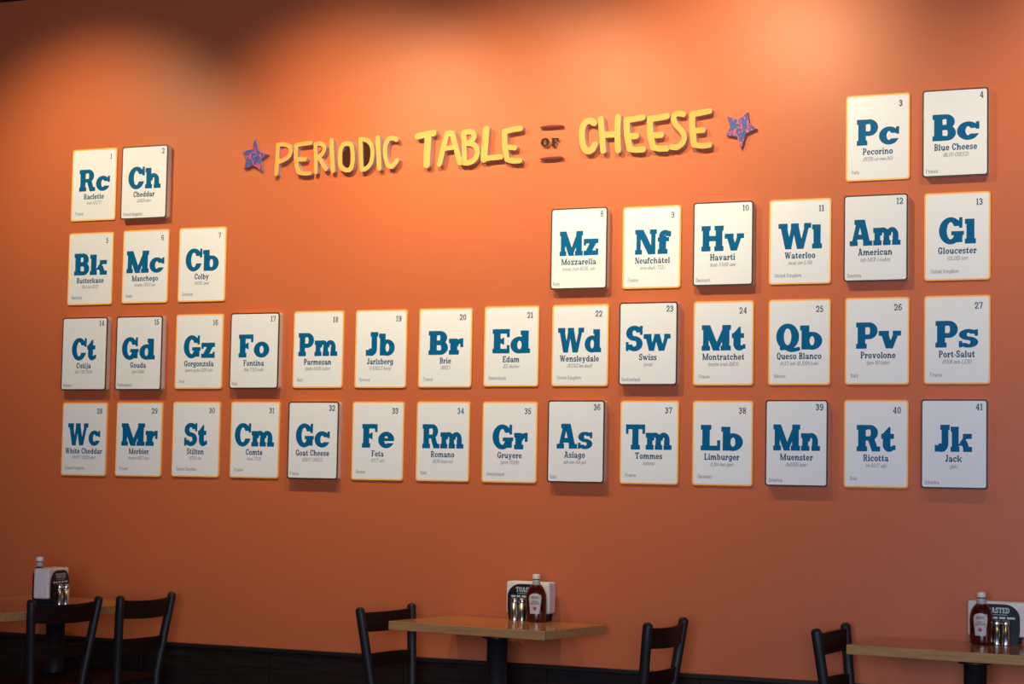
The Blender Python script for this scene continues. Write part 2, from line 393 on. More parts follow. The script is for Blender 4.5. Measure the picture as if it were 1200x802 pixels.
    if ch == 'l': x = e; R(x, 0, x+T, A); foot(x); head(x, T, A, 1, 0); return done(T+2*e)
    if ch == 'k':
        x = e; R(x, 0, x+T, A); foot(x, r=.6); head(x, T, A, 1, 0); W = e+2*T+c+.08
        diag(x+T-.03, X*.34, W-T*.95-e, X-s*.4, T*.62); diag(W-T-e*.6, 0, x+T+.06, X*.62, T*.95); R(W-T*1.25-e*.3, 0, W, s); R(W-T*1.35, X-s, W-.01, X); return done(W)
    if ch == 's': W = 2*T+c*.62; sshape(X, W); return done(W)
    if ch == 't':
        x = e*1.1; R(x, .2, x+T, X+.02); P((x, X), (x+T, X), (x+T, X+.26), (x+T*.72, X+.24)); R(0, X-s, x+T+e*1.6+.04, X)
        xr = x+T+.17+e*.3; rx = (xr-x)/2; g.add(f_ring(x+rx, .26, rx, .27, T, t, (x, -.03, xr, .27))); g.sub(f_rect(x+T, .2, xr+1, X-s-.02)); R(xr-T*.4, .06, xr, .24) if T > .2 else None; return done(xr)
    if ch == 'f':
        x = e; R(x, 0, x+T, A-.2); foot(x, r=1.2); R(0, X-s*.9, x+T+e*1.7+.03, X); xr = x+T+.2
        g.add(f_ring(x+.24, A-.22+.02, .24, .23, min(T, .23), t*.95, (x, A-.22, xr, A+.05))); R(xr-.1, A-.24, xr, A-.02); return done(xr-.02)
    if ch == 'y':
        k = T*.95; q = cc*.78; W = 2*k+q*1.1+e*1.6; m = W/2; h = X
        diag(m-k*.55, 0, e*1.1, h, k); diag(m-k*.65, D, W-e*1.1-k*.72, h, k*.72); head(e*1.1, k, h); head(W-e*1.1-k*.72, k*.72, h); R(m-k*1.6, D, m-k*.1, D+s*.9); return done(W)
    # ---- figures and marks
    if ch == '0': W = 2*T+c*1.0; g.add(f_ring(W/2, .5, W/2, .5+o, T, t)); return done(W)
    if ch == '1': x = .12; R(x, 0, x+T, 1); foot(x, l=1.3, r=1.3); P((0, .74), (0, .74+t), (x+.02, 1), (x+.02, .82)); return done(x+T+e*1.3)
    if ch == '2':
        W = 2*T+c*.9; r = T*.48; g.add(f_stroke(smooth([(r, .72), (W*.25, .92), (W*.5, 1-r), (W-r, .74), (W*.7, .45), (W*.35, .22), (r, .05)], 6), r)); R(0, 0, W, s); R(W-T*.5, 0, W, .26); R(0, .62, T, .78); g.sub(f_rect(-1, -1, 2, 0)); g.sub(f_rect(-1,-1,0,2)); return done(W)
    if ch == '3':
        W = 2*T+c*.8; r = T*.47; g.add(f_stroke(smooth([(r, .76), (W*.25, .93), (W*.5, 1-r), (W-r*1.1, .76), (W*.52, .53)], 6), r)); g.add(f_stroke(smooth([(W*.4, .53), (W-r*1.6, .47), (W-r, .27), (W*.5, r), (W*.25, .07), (r, .24)], 6), r)); return done(W)
    if ch == '4': W = 2*T+c*1.0; x = W-T*1.55; R(x, 0, x+T, 1); R(0, .24, W, .24+t); P((0, .24), (T*.9, .24), (x+T*.6, 1), (x, 1)); foot(x); return done(W)
    if ch == '5':
        W = 2*T+c*.85; r = T*.47; R(T*.25, .48, T*.25+T*.7, 1); R(T*.25, 1-s, W*.94, 1); g.add(f_stroke(smooth([(T*.6, .52), (W*.5, .6), (W-r, .34), (W*.52, r), (W*.25, .06), (r, .22)], 6), r)); return done(W)
    if ch in '69':
        W = 2*T+c*.9; r = T*.47; pts = [(W*.86, .84), (W*.62, 1-r), (W*.35, .9), (r, .55), (r*1.1, .3)]; k = f_ring(W/2, .31, W/2, .32, T*.95, t*.9); st = f_stroke(smooth(pts, 6), r)
        if ch == '6': g.add(k).add(st)
        else:
            g.add(lambda X_, Y_: k(W-X_, 1-Y_)); g.add(lambda X_, Y_: st(W-X_, 1-Y_))
        return done(W)
    if ch == '7': W = 2*T+c*.9; R(0, 1-s, W, 1); R(0, .7, T*.5, 1); diag(W*.28, 0, W-T, 1-s*.5, T); return done(W)
    if ch == '8': W = 2*T+c*.85; g.add(f_ring(W/2, .27, W/2, .28, T, t*.95)); g.add(f_ring(W/2, .75, W*.45, .26, T*.92, t*.9)); return done(W)
    if ch == '-': R(.02, .28, .3, .28+s); return done(.32)
    if ch in '()':
        k = f_ring(.5, .42, .5, .66, T*.9, T*.5, (0, -.2, .2, 1.05))
        g.add(k if ch == '(' else (lambda X_, Y_: k(.22-X_, Y_))); return done(.22)
    if ch == 'â':
        g = glyph('a', T, t, s, e, c, X, A); m = g.adv/2-e/2; q = .16
        g.add(f_poly([(m-q, X+.06), (m-q+T*.6, X+.06), (m+T*.3, X+.26), (m-T*.3, X+.26)])); g.add(f_poly([(m+q, X+.06), (m+q-T*.6, X+.06), (m-T*.3, X+.26), (m+T*.3, X+.26)])); return g
    g.adv = .32
    return g

def contours(F, xs, ys):                                  # marching squares -> closed loops
    nx, ny = len(xs), len(ys); ins = F < 0; nxt = {}; pos = {}
    def P(a, b):
        k = (a, b) if a < b else (b, a)
        if k not in pos:
            fa, fb = F[k[0]], F[k[1]]; u = fa/(fa-fb)
            pos[k] = (xs[k[0][1]]*(1-u)+xs[k[1][1]]*u, ys[k[0][0]]*(1-u)+ys[k[1][0]]*u)
        return k
    m = ins[:-1, :-1].astype(int)+ins[:-1, 1:]+ins[1:, :-1]+ins[1:, 1:]
    for i, j in zip(*np.where((m > 0) & (m < 4))):
        i, j = int(i), int(j)
        co = [(i, j), (i, j+1), (i+1, j+1), (i+1, j)]; st = [bool(ins[c]) for c in co]
        ent = [k for k in range(4) if st[k] != st[(k+1) % 4]]
        outs = [k for k in ent if st[k] and not st[(k+1) % 4]]; inn = [k for k in ent if not st[k] and st[(k+1) % 4]]
        for ko in outs:                                   # walk with the inside on the left
            ki = inn[0] if len(inn) == 1 else [k for k in inn if (k-ko) % 4 == 3][0]
            nxt[P(co[ko], co[(ko+1) % 4])] = P(co[ki], co[(ki+1) % 4])
    loops = []
    while nxt:
        s0 = next(iter(nxt)); k = s0; L = []
        while k in nxt: L.append(pos[k]); k = nxt.pop(k)
        if len(L) > 2: loops.append(L)
    return loops
def simplify(L, tol):
    L = list(L); keep = [True]*len(L); n = len(L)
    def rdp(a, b):
        st = [(a, b)]
        while st:
            a, b = st.pop()
            if b-a < 2: continue
            ax, ay = L[a]; bx, by = L[b % n]; d = math.hypot(bx-ax, by-ay) or 1e-9; bi, bd = -1, tol
            for k in range(a+1, b):
                px, py = L[k]
                dd = abs((by-ay)*(px-ax)-(bx-ax)*(py-ay))/d if d > 1e-8 else math.hypot(px-ax, py-ay)
                if dd > bd: bd, bi = dd, k
            if bi < 0:
                for k in range(a+1, b): keep[k] = False
            else: st += [(a, bi), (bi, b)]
    far = max(range(n), key=lambda k: math.hypot(L[k][0]-L[0][0], L[k][1]-L[0][1]))
    rdp(0, far); rdp(far, n)
    return [p for p, k in zip(L, keep) if k]
def field_loops(g, x0, y0, x1, y1, step, tol):
    xs = np.arange(x0, x1+step, step)+step*.013; ys = np.arange(y0, y1+step, step)+step*.017
    X_, Y_ = np.meshgrid(xs, ys); F = g.field(X_, Y_); F[np.abs(F) < 1e-9] = 1e-9
    F[0, :] = F[-1, :] = 1; F[:, 0] = F[:, -1] = 1
    return [l for l in (simplify(l, tol) for l in contours(F, xs, ys)) if len(l) > 2]
def area(l): return .5*sum(l[i-1][0]*l[i][1]-l[i][0]*l[i-1][1] for i in range(len(l)))
def inside(p, l):
    r = False
    for (ax, ay), (bx, by) in zip(l, l[1:]+l[:1]):
        if (ay > p[1]) != (by > p[1]) and p[0] < (bx-ax)*(p[1]-ay)/(by-ay)+ax: r = not r
    return r
def fill(loops):                                          # each outline with its own holes
    outer = [l for l in loops if area(l) > 0]; holes = [l for l in loops if area(l) < 0]
    VS, FS = [], []
    for o in outer:
        v, f = fill_one([o]+[h for h in holes if inside(h[0], o)]); b = len(VS)
        VS += v; FS += [tuple(q+b for q in t) for t in f]
    return VS, FS
def fill_one(loops):
    vs = [p for l in loops for p in l]
    tris = tessellate_polygon([[Vector((p[0], p[1], 0)) for p in l] for l in loops])
    out = []
    for a, b, c in tris:
        (ax, ay), (bx, by), (cx, cy) = vs[a], vs[b], vs[c]
        ar = (bx-ax)*(cy-ay)-(by-ay)*(cx-ax)
        if abs(ar) > 1e-12: out.append((a, b, c) if ar > 0 else (a, c, b))
    return vs, out
#            T    t    s    e    c   step
STYLES = {'heavy': (.285, .19, .19, .055, .19, .0125), 'bold': (.225, .15, .145, .06, .215, .02),
          'figure': (.17, .125, .115, .075, .27, .02), 'fine': (.115, .085, .075, .07, .25, .025)}
_cache = {}
def glyph_mesh(ch, style):
    k = (ch, style)
    if k not in _cache:
        T, t, s, e, c, st = STYLES[style]
        g = glyph(ch, T, t, s, e, c)
        if g.ops:
            vs, tr = fill(field_loops(g, -.15, -.36, max(g.adv, .3)+.2, 1.12, st, st*.12))
        else: vs, tr = [], []
        _cache[k] = (vs, tr, g.adv)
    return _cache[k]
def text_shape(txt, style, size, track=.06, sx=1.0, slant=0.0):     # vertices (x, z), triangles, width; baseline at 0
    V, Fc, x = [], [], 0.0
    for i, ch in enumerate(txt):
        vs, tr, adv = glyph_mesh(ch, style); b = len(V)
        V += [((x+p[0]*sx+p[1]*slant)*size, p[1]*size) for p in vs]; Fc += [tuple(q+b for q in f) for f in tr]
        x += (adv+track)*sx
    return V, Fc, (x-track*sx)*size

# ---------------------------------------------------------------- the room
XL, XR, YF, HC = -9.0, 3.2, -10.0, 3.69
def slab(name, x0, x1, y0, y1, z0, z1, m):
    bm = bmesh.new(); box(bm, x0, x1, y0, y1, z0, z1); return structure(mesh(name, bm, m))
slab('wall_back', XL, XR, 0, .15, 0, HC, M['wall'])
slab('floor', XL, XR, YF, .15, -.1, 0, M['floor'])
slab('ceiling', XL, XR, YF, .15, HC, HC+.1, M['ceiling'])
slab('wall_left', XL-.15, XL, YF, .15, 0, HC, M['wall'])
slab('wall_right', XR, XR+.15, YF, .15, 0, HC, M['plaster'])
bm = bmesh.new()                                         # street side, with the shop window opening
box(bm, XL, -1.9, YF-.15, YF, 0, HC); box(bm, 1.9, XR, YF-.15, YF, 0, HC); box(bm, -1.9, 1.9, YF-.15, YF, 0, .55); box(bm, -1.9, 1.9, YF-.15, YF, 2.95, HC)
structure(mesh('wall_front', bm, M['plaster']))
bm = bmesh.new()
for x in (-1.9, -.65, .6, 1.84): box(bm, x, x+.06, YF-.12, YF-.04, .55, 2.95)
for z in (.55, 2.89): box(bm, -1.9, 1.9, YF-.12, YF-.04, z, z+.06)
structure(mesh('window_1', bm, M['frame']))
bm = bmesh.new()                                         # dark wainscot of wide boards with narrow seams
box(bm, XL, XR, -.006, 0, 0, .55)
seams = [-9.0+(-5.4243+9.0) % .688+.688*k-.688 for k in range(20)]
xs_ = [XL]+[s for s in seams if XL < s < XR]+[XR]
for a, b in zip(xs_, xs_[1:]): box(bm, a+.002, b-.002, -.014, 0, .0, .553, .002, 1)
structure(mesh('baseboard_back', bm, M['wainscot']))
bm = bmesh.new(); box(bm, XL, XR, -.022, 0, .553, .573, .004, 2)
structure(mesh('trim_1', bm, M['cap_rail']))

# ---------------------------------------------------------------- the cards on the wall
CW, CH = .2612, .3506
CARDS = [  # number, symbol, name, pronunciation, country, x, z, raised, symbol extent across the card
 (1,'Rc','Raclette','(rah-KLET)','France',-5.7906,2.7442,0,.17,.855), (2,'Ch','Cheddar','(CHED-ahr)','United Kingdom',-5.4824,2.7391,1,.155,.865),
 (3,'Pc','Pecorino','(PECK-or-ree-NO)','Italy',-1.9469,2.7685,0,.17,.835), (4,'Bc','Blue Cheese','(BLOO-CHEEZ)','France',-1.6291,2.7662,1,.155,.865),
 (5,'Bk','Butterkase','(But-ter-KEZ)','Germany',-5.7950,2.3354,0,.135,.87), (6,'Mc','Manchego','(mahn-CHAY-go)','Spain',-5.4780,2.3383,0,.09,.91),
 (7,'Cb','Colby','(KOHL-bee)','America',-5.1596,2.3389,0,.15,.855), (8,'Mz','Mozzarella','(moat-zuh-REHL-uh)','Italy',-3.2369,2.3525,1,.16,.845),
 (9,'Nf','Neufchâtel','(noo-shah-TEL)','France',-2.9146,2.3513,0,.215,.835), (10,'Hv','Havarti','(huh-VAHR-tee)','Denmark',-2.5898,2.3530,1,.14,.85),
 (11,'Wl','Waterloo','(wah-ter-LOO)','United Kingdom',-2.2676,2.3543,0,.15,.855), (12,'Am','American','(uh-MER-i-kuhn)','America',-1.9473,2.3558,1,.095,.89),
 (13,'Gl','Gloucester','(GLOSS-ter)','United Kingdom',-1.6256,2.3549,0,.225,.785), (14,'Ct','Cotija','(Co-TEE-YUH)','Mexico',-5.7968,1.9219,1,.225,.77),
 (15,'Gd','Gouda','(goo-DAH)','Netherlands',-5.4832,1.9225,1,.135,.855), (16,'Gz','Gorgonzola','(gawr-guhn-ZOH-luh)','Italy',-5.1623,1.9291,0,.175,.835),
 (17,'Fo','Fontina','(fon-TEE-nuh)','Italy',-4.8453,1.9279,1,.18,.81), (18,'Pm','Parmesan','(pahr-MUH-zahn)','Italy',-4.5221,1.9327,0,.105,.885),
 (19,'Jb','Jarlsberg','(YAHRLZ-burg)','Norway',-4.1996,1.9323,0,.21,.77), (20,'Br','Brie','(BREE)','France',-3.8781,1.9332,0,.185,.84),
 (21,'Ed','Edam','(EE-duhm)','Netherlands',-3.5578,1.9370,0,.155,.845), (22,'Wd','Wensleydale','(WENZ-lee-dayl)','United Kingdom',-3.2347,1.9377,0,.105,.875),
 (23,'Sw','Swiss','(swis)','Switzerland',-2.9152,1.9396,1,.12,.885), (24,'Mt','Montratchet','(mohn-truh-SHEY)','France',-2.5921,1.9400,0,.14,.87),
 (25,'Qb','Queso Blanco','(KAY-soh BLAHN-koh)','Mexico',-2.2671,1.9406,0,.128,.87), (26,'Pv','Provolone','(pro-VO-lohn)','Italy',-1.9455,1.9415,0,.175,.875),
 (27,'Ps','Port-Salut','(POOR-sah-LEW)','France',-1.6248,1.9429,0,.175,.82), (28,'Wc','White Cheddar','(WHYT-CHED-ahr)','United Kingdom',-5.7989,1.5132,0,.135,.855),
 (29,'Mr','Morbier','(mawr-BEE-yay)','France',-5.4847,1.5149,0,.12,.905), (30,'St','Stilton','(STIL-tn)','United Kingdom',-5.1656,1.5177,0,.255,.74),
 (31,'Cm','Comte','(kon-TAY)','France',-4.8458,1.5184,0,.09,.90), (32,'Gc','Goat Cheese','(GOHT-CHEEZ)','France',-4.5230,1.5180,1,.16,.835),
 (33,'Fe','Feta','(FET-uh)','Greece',-4.2048,1.5190,0,.195,.82), (34,'Rm','Romano','(ROH-mah-no)','Italy',-3.8806,1.5198,0,.115,.89),
 (35,'Gr','Gruyere','(groo-YEHR)','Switzerland',-3.5582,1.5196,0,.19,.83), (36,'As','Asiago','(ah-see-AH-go)','Italy',-3.2368,1.5249,1,.165,.795),
 (37,'Tm','Tommes','(tohms)','France',-2.9136,1.5247,0,.10,.885), (38,'Lb','Limburger','(LIM-bur-ger)','Germany',-2.5909,1.5246,0,.14,.84),
 (39,'Mn','Muenster','(MUHN-ster)','America',-2.2683,1.5274,1,.13,.88), (40,'Rt','Ricotta','(ri-KOT-uh)','Italy',-1.9472,1.5283,0,.20,.805),
 (41,'Jk','Jack','(jak)','America',-1.6296,1.5299,1,.21,.77)]
def board_mesh(raised):
    d = .0326 if raised else .007; b = .0056 if raised else .0062
    out = rounded(CW, CH, .012); inn = rounded(CW-2*b, CH-2*b, .0085)
    bm = bmesh.new(); y = -d
    O = [bm.verts.new((x, y, z)) for x, z in out]; I = [bm.verts.new((x, y, z)) for x, z in inn]
    n = len(out)
    bm.faces.new(I).material_index = 0
    for k in range(n): bm.faces.new((O[k], O[(k+1) % n], I[(k+1) % n], I[k])).material_index = 1
    if raised:                                           # a dark front plate on a pale backing block
        yl = [(-d+.003, 0, 1), (-d+.003, .0012, 1), (0, .0012, 2)]
    else: yl = [(0, 0, 1)]
    prev = O
    for yy, ins, mi in yl:
        ring = [bm.verts.new((x, yy, z)) for x, z in rounded(CW-2*ins, CH-2*ins, .012-ins)]
        for k in range(n): bm.faces.new((prev[k], ring[k], ring[(k+1) % n], prev[(k+1) % n])).material_index = mi
        prev = ring
    bm.faces.new(prev[::-1]).material_index = 1
    me = bpy.data.meshes.new('board'); bmesh.ops.recalc_face_normals(bm, faces=bm.faces); bm.to_mesh(me); bm.free()
    for m in (M['white'], M['brown_edge'] if raised else M['gold_edge'], M['card_side']): me.materials.append(m)
    return me
BOARDS = (board_mesh(0), board_mesh(1))
for num, sym, nm, pro, land, x, z, raised, f0, f1 in CARDS:
    kind = 'thick dark-edged' if raised else 'flat yellow-edged'
    t = thing('cheese_card', (x, 0, z), 0, f'{kind} white card lettered {sym} {nm}, number {num}, on the orange wall', 'card', 'cheese cards on the orange wall')
    link('board', BOARDS[raised], t)
    y = (-.0326 if raised else -.007)-.0003; L, B = -CW/2, CH/2
    V, Fc, W = text_shape(sym, 'heavy', CH*.303, .035)   # fitted to its width on the card
    x0, x1 = L+f0*CW, L+f1*CW; lo = min(p[0] for p in V); hi = max(p[0] for p in V); k = (x1-x0)/(hi-lo)
    text_mesh('symbol_lettering', M['blue'], t, ([((p[0]-lo)*k, p[1]) for p in V], Fc, W), x0, B-.588*CH, y)
    cx = (x0+x1)/2*.75
    s = text_shape(nm, 'bold', CH*.078, .085, .80); text_mesh('name_lettering', M['ink'], t, s, cx-s[2]/2, B-.70*CH, y)
    s = text_shape(pro, 'fine', CH*.046, .06, .88, .22); text_mesh('pronunciation_lettering', M['grey_ink'], t, s, cx-s[2]/2, B-.772*CH, y)
    s = text_shape(land, 'fine', CH*.044, .05, .9); text_mesh('country_lettering', M['grey_ink'], t, s, L+(.055 if raised else .095)*CW, B-(.952 if raised else .917)*CH, y)
    s = text_shape(str(num), 'figure', CH*.074, .12, .92); text_mesh('number_lettering', M['ink'], t, s, L+(.925 if raised else .885)*CW-s[2], B-(.12 if raised else .153)*CH, y)

# ---------------------------------------------------------------- the title: thick cut-out letters
DEP = .029
A1, A2, A3, A5, A6 = (275, 140, 10), (380, 140, 10), (480, 130, 8.571), (665, 115, 10), (770, 115, 10)
def path(frame, pts):
    ox, oy, k = frame; out = []
    for px, py in pts:
        p = at(ox+px/k, oy+py/k, -DEP); out.append((p.x, p.z))
    return out
TITLE = [  # letter, where it stands, frame, strokes (points, half width in photo pixels, curved), counters (points, colour)
 ('P','first letter of the word PERIODIC',A1,[([(505,300),(500,450),(485,638)],2.4,1),([(505,298),(580,292),(640,320),(655,380),(625,440),(560,482),(512,497)],2.3,1)],[([(530,350),(585,330),(630,360),(620,405),(580,440),(530,450)],'red_fill')]),
 ('E','second letter of the word PERIODIC',A1,[([(730,300),(800,285),(893,276)],2.2,1),([(722,303),(715,440),(730,560),(750,618)],2.4,1),([(722,472),(825,466)],2.3,0),([(745,618),(800,634),(880,630)],2.2,1)],[]),
 ('R','third letter of the word PERIODIC',A1,[([(945,290),(950,450),(950,618)],2.3,1),([(945,292),(1005,284),(1050,325),(1035,390),(985,440)],2.3,1),([(985,440),(1030,520),(1068,582)],2.3,0)],[([(965,320),(1010,315),(1010,345),(965,390)],'red_fill')]),
 ('I','fourth letter of the word PERIODIC',A2,[([(83,246),(92,420),(100,600)],2.6,0)],[]),
 ('O','fifth letter of the word PERIODIC',A2,[([(260,282),(315,300),(332,400),(328,520),(300,585),(245,592),(195,555),(182,450),(192,350),(222,295),(260,282)],2.5,1)],[([(260,330),(310,370),(308,520),(260,570),(205,520),(210,380)],'brown_fill')]),
 ('D','sixth letter of the word PERIODIC',A2,[([(422,235),(430,420),(436,588)],2.3,0),([(422,232),(490,240),(550,300),(565,400),(545,510),(490,575),(438,590)],2.3,1)],[([(455,275),(520,310),(545,400),(525,490),(455,540)],'brown_fill')]),
 ('I','seventh letter of the word PERIODIC, just before its C',A2,[([(625,215),(635,400),(643,572)],2.7,0)],[]),
 ('C','last letter of the word PERIODIC',A2,[([(843,236),(795,218),(745,240),(712,330),(715,440),(738,522),(778,555),(818,528),(852,478)],2.4,1)],[]),
 ('T','first letter of the word TABLE',A3,[([(78,255),(150,240),(240,222)],3.2,0),([(185,250),(176,400),(170,540)],3.6,0)],[]),
 ('A','second letter of the word TABLE',A3,[([(375,228),(345,340),(300,532)],2.8,0),([(375,228),(425,225),(455,330),(505,518)],2.9,0),([(335,382),(450,364)],2.3,0)],[([(365,265),(400,265),(425,355),(340,370)],'red_fill')]),
 ('B','third letter of the word TABLE',A3,[([(543,218),(548,370),(550,522)],2.7,0),([(545,218),(615,210),(648,250),(625,300),(580,325)],2.7,1),([(580,325),(650,345),(680,410),(662,475),(610,515),(552,522)],2.7,1)],[([(560,230),(610,235),(615,285),(565,295)],'red_fill'),([(575,355),(640,365),(655,420),(630,480),(575,495)],'red_fill')]),
 ('L','fourth letter of the word TABLE',A3,[([(768,188),(755,350),(745,482)],3.6,0),([(745,484),(830,468),(915,462)],2.7,0)],[]),
 ('E','last letter of the word TABLE',A3,[([(955,208),(1030,188),(1112,176)],2.7,0),([(953,208),(955,350),(978,485)],2.9,1),([(955,362),(1055,370)],2.6,0),([(978,488),(1040,502),(1105,500)],2.6,1)],[]),
 ('C','first letter of the word CHEESE',A5,[([(312,292),(265,265),(205,290),(172,370),(170,480),(190,572),(235,622),(290,598),(322,545)],3.1,1)],[]),
 ('H','second letter of the word CHEESE',A5,[([(390,245),(403,430),(418,618)],3.0,0),([(592,225),(585,430),(592,610)],3.0,0),([(403,432),(590,422)],3.0,0)],[]),
 ('E','third letter of the word CHEESE, right after the H',A5,[([(690,255),(780,245),(880,225)],2.9,1),([(692,255),(700,450),(730,588)],3.1,1),([(705,452),(805,442)],3.0,0),([(725,592),(800,606),(885,600)],2.9,1)],[]),
 ('E','fourth letter of the word CHEESE, right before the S',A5,[([(965,245),(1060,232),(1165,212)],2.9,1),([(965,245),(970,420),(1000,572)],3.1,1),([(975,438),(1095,430)],2.9,0),([(1000,578),(1080,592),(1160,590)],2.9,1)],[]),
 ('S','fifth letter of the word CHEESE',A6,[([(308,190),(270,180),(215,192),(192,240),(220,310),(280,372),(315,430),(310,500),(270,552),(220,578),(165,570)],2.7,1)],[]),
 ('E','last letter of the word CHEESE, beside the right star',A6,[([(412,190),(510,172),(612,152)],2.8,1),([(412,190),(412,350),(432,540)],3.0,1),([(425,385),(535,375)],2.7,0),([(432,545),(520,560),(612,548)],2.7,1)],[])]
def cut_out(name, loops_xz, mats, label, cat, group, dep=DEP):
    x0 = sum(p[0] for l in loops_xz for p in l)/sum(len(l) for l in loops_xz); z0 = min(p[1] for l in loops_xz for p in l)
    bm = bmesh.new(); prism(bm, [[(p[0]-x0, p[1]-z0) for p in l] for l in loops_xz], 0, -dep)
    o = mesh(name, bm, mats, None, False, (x0, 0, z0)); tag(o, label, cat, group); return o, x0, z0
for ch, where, frame, strokes, counters in TITLE:
    g = Glyph(); allp = []
    for pts, r, curved in strokes:
        q = path(frame, pts); q = smooth(q, 5) if curved else q; allp += q; g.add(f_stroke(q, r/(236 if frame in (A1, A2) else 224)))
    x0, x1 = min(p[0] for p in allp)-.03, max(p[0] for p in allp)+.03; z0, z1 = min(p[1] for p in allp)-.03, max(p[1] for p in allp)+.03
    loops = field_loops(g, x0, z0, x1, z1, .0022, .0004)
    o, ox, oz = cut_out('title_letter', loops, (M['yellow'], M['side']), f'yellow cut-out letter {ch}, {where}', 'letter', 'cut-out letters of the wall title')
    for pts, col in counters:                            # painted panel inside the letter
        q = [(p[0]-ox, p[1]-oz) for p in path(frame, pts)]
        if area(q) < 0: q = q[::-1]
        bm = bmesh.new(); prism(bm, [q], 0, -(.019 if col == 'red_fill' else .022), 0, 0); c = mesh('counter_panel', bm, M[col], o); c['label'] = ('red' if col == 'red_fill' else 'dark brown')+' panel inside the letter'
A4 = (610, 130, 11.457)
for ch, px, where in (('O', 258, 'left letter of the word OF'), ('F', 400, 'right letter of the word OF')):
    p0 = path(A4, [(px, 470 if ch == 'F' else 475), (375 if ch == 'O' else 500, 355)]); hgt = p0[1][1]-p0[0][1]; wid = p0[1][0]-p0[0][0]
    gl = glyph(ch, .30, .19, .17, .06, .2); lp = field_loops(gl, -.15, -.15, gl.adv+.2, 1.1, .02, .004)
    lp = [[(p0[0][0]+p[0]/gl.adv*wid, p0[0][1]+p[1]*hgt) for p in l] for l in lp]
    cut_out('title_letter', lp, (M['of_brown'], M['of_side']), f'small dark brown slab letter {ch}, {where}', 'letter', 'cut-out letters of the wall title', .018)
for (pts, where) in (([(243,213),(300,198),(400,186),(545,184),(558,195),(545,206),(440,214),(330,220),(262,224)], 'above'), ([(240,640),(300,622),(400,610),(540,606),(552,618),(540,630),(450,640),(330,648),(262,650)], 'below')):
    q = path(A4, pts)
    if area(q) < 0: q = q[::-1]
    cut_out('title_bar', [q], (M['bar_face'], M['bar_side']), f'thin brown-red cut-out bar {where} the small word OF', 'bar', 'bars around the word OF', .022)
for frame, pts, where in ((A1, [(225,230),(265,368),(375,408),(290,472),(308,600),(205,535),(95,578),(125,465),(80,370),(185,350)], 'left end of the title, before PERIODIC'),
                          (A6, [(815,208),(940,252),(1052,163),(1068,288),(1155,352),(1030,412),(975,588),(925,448),(795,430),(850,338)], 'right end of the title, after CHEESE')):
    q = path(frame, pts)
    if area(q) < 0: q = q[::-1]
    cut_out('title_star', [q], (M['star'], M['star_side']), f'blue and pink scribbled cut-out star at the {where}', 'star', 'stars at the ends of the title', .02)

# ---------------------------------------------------------------- tables
TH = .762
def make_table(corner, rz, lx, ly, columns, label, top=TH):   # corner: front left; the top runs lx to the right, ly to the wall
    t = thing('restaurant_table', (corner[0], corner[1], 0), rz, label, 'table', 'oak-topped tables along the wall')
    th = .037
    bm = bmesh.new(); box(bm, 0, lx, 0, ly, top-th, top, .0025, 2)
    for f in bm.faces: f.material_index = 0 if f.normal.z > .6 else 1
    bmesh.ops.recalc_face_normals(bm, faces=bm.faces)
    for f in bm.faces: f.material_index = 0 if f.normal.z > .6 else 1
    mesh('tabletop', bm, (M['oak'], M['oak_edge']), t)
    for cx, cy in columns:
        bm = bmesh.new(); lathe_at(bm, cx, cy, [(.062, top-th-.022), (.062, top-th-.008)]); box(bm, cx-.09, cx+.09, cy-.09, cy+.09, top-th-.008, top-th)
        mesh('mounting_plate', bm, M['black_metal'], t)
        bm = bmesh.new(); lathe_at(bm, cx, cy, [(.0425, .035), (.0425, top-th-.02)]); mesh('column', bm, M['black_metal'], t, True)
        bm = bmesh.new()
        for a in range(4):
            c, s = math.cos(a*PI/2), math.sin(a*PI/2)
            vs = []
            for r_, hw, z0, z1 in ((.03, .04, 0.004, .045), (.22 if a % 2 else .25, .025, 0.0, .016)):
                for sg in (-1, 1):
                    for z in (z0, z1): vs.append(bm.verts.new((cx+c*r_-s*hw*sg, cy+s*r_+c*hw*sg, z)))
            for q in ((0, 1, 3, 2), (4, 6, 7, 5), (0, 4, 5, 1), (2, 3, 7, 6), (1, 5, 7, 3), (0, 2, 6, 4)): bm.faces.new([vs[k] for k in q])
        mesh('base', bm, M['black_metal'], t)
    return t
def lathe_at(bm, cx, cy, prof, seg=28):
    k = len(bm.verts); lathe(bm, prof, seg); bm.verts.ensure_lookup_table()
    for v in bm.verts[k:]: v.co.x += cx; v.co.y += cy
make_table((-3.8783, -.4866), rad(-8.2), .760, .488, [(.405, .21)], 'square oak-topped table in the middle, on a black column, between two dark chairs')
make_table((-1.942, -.468), rad(-6.8), .765, .46, [(.43, .21)], 'oak-topped table at the right edge of the photo on a black column')
make_table((-6.125, -1.03), rad(-6.2), .765, .98, [(.42, .68), (.30, .18)], 'oak-topped table at the left edge of the photo, behind two dark chairs')

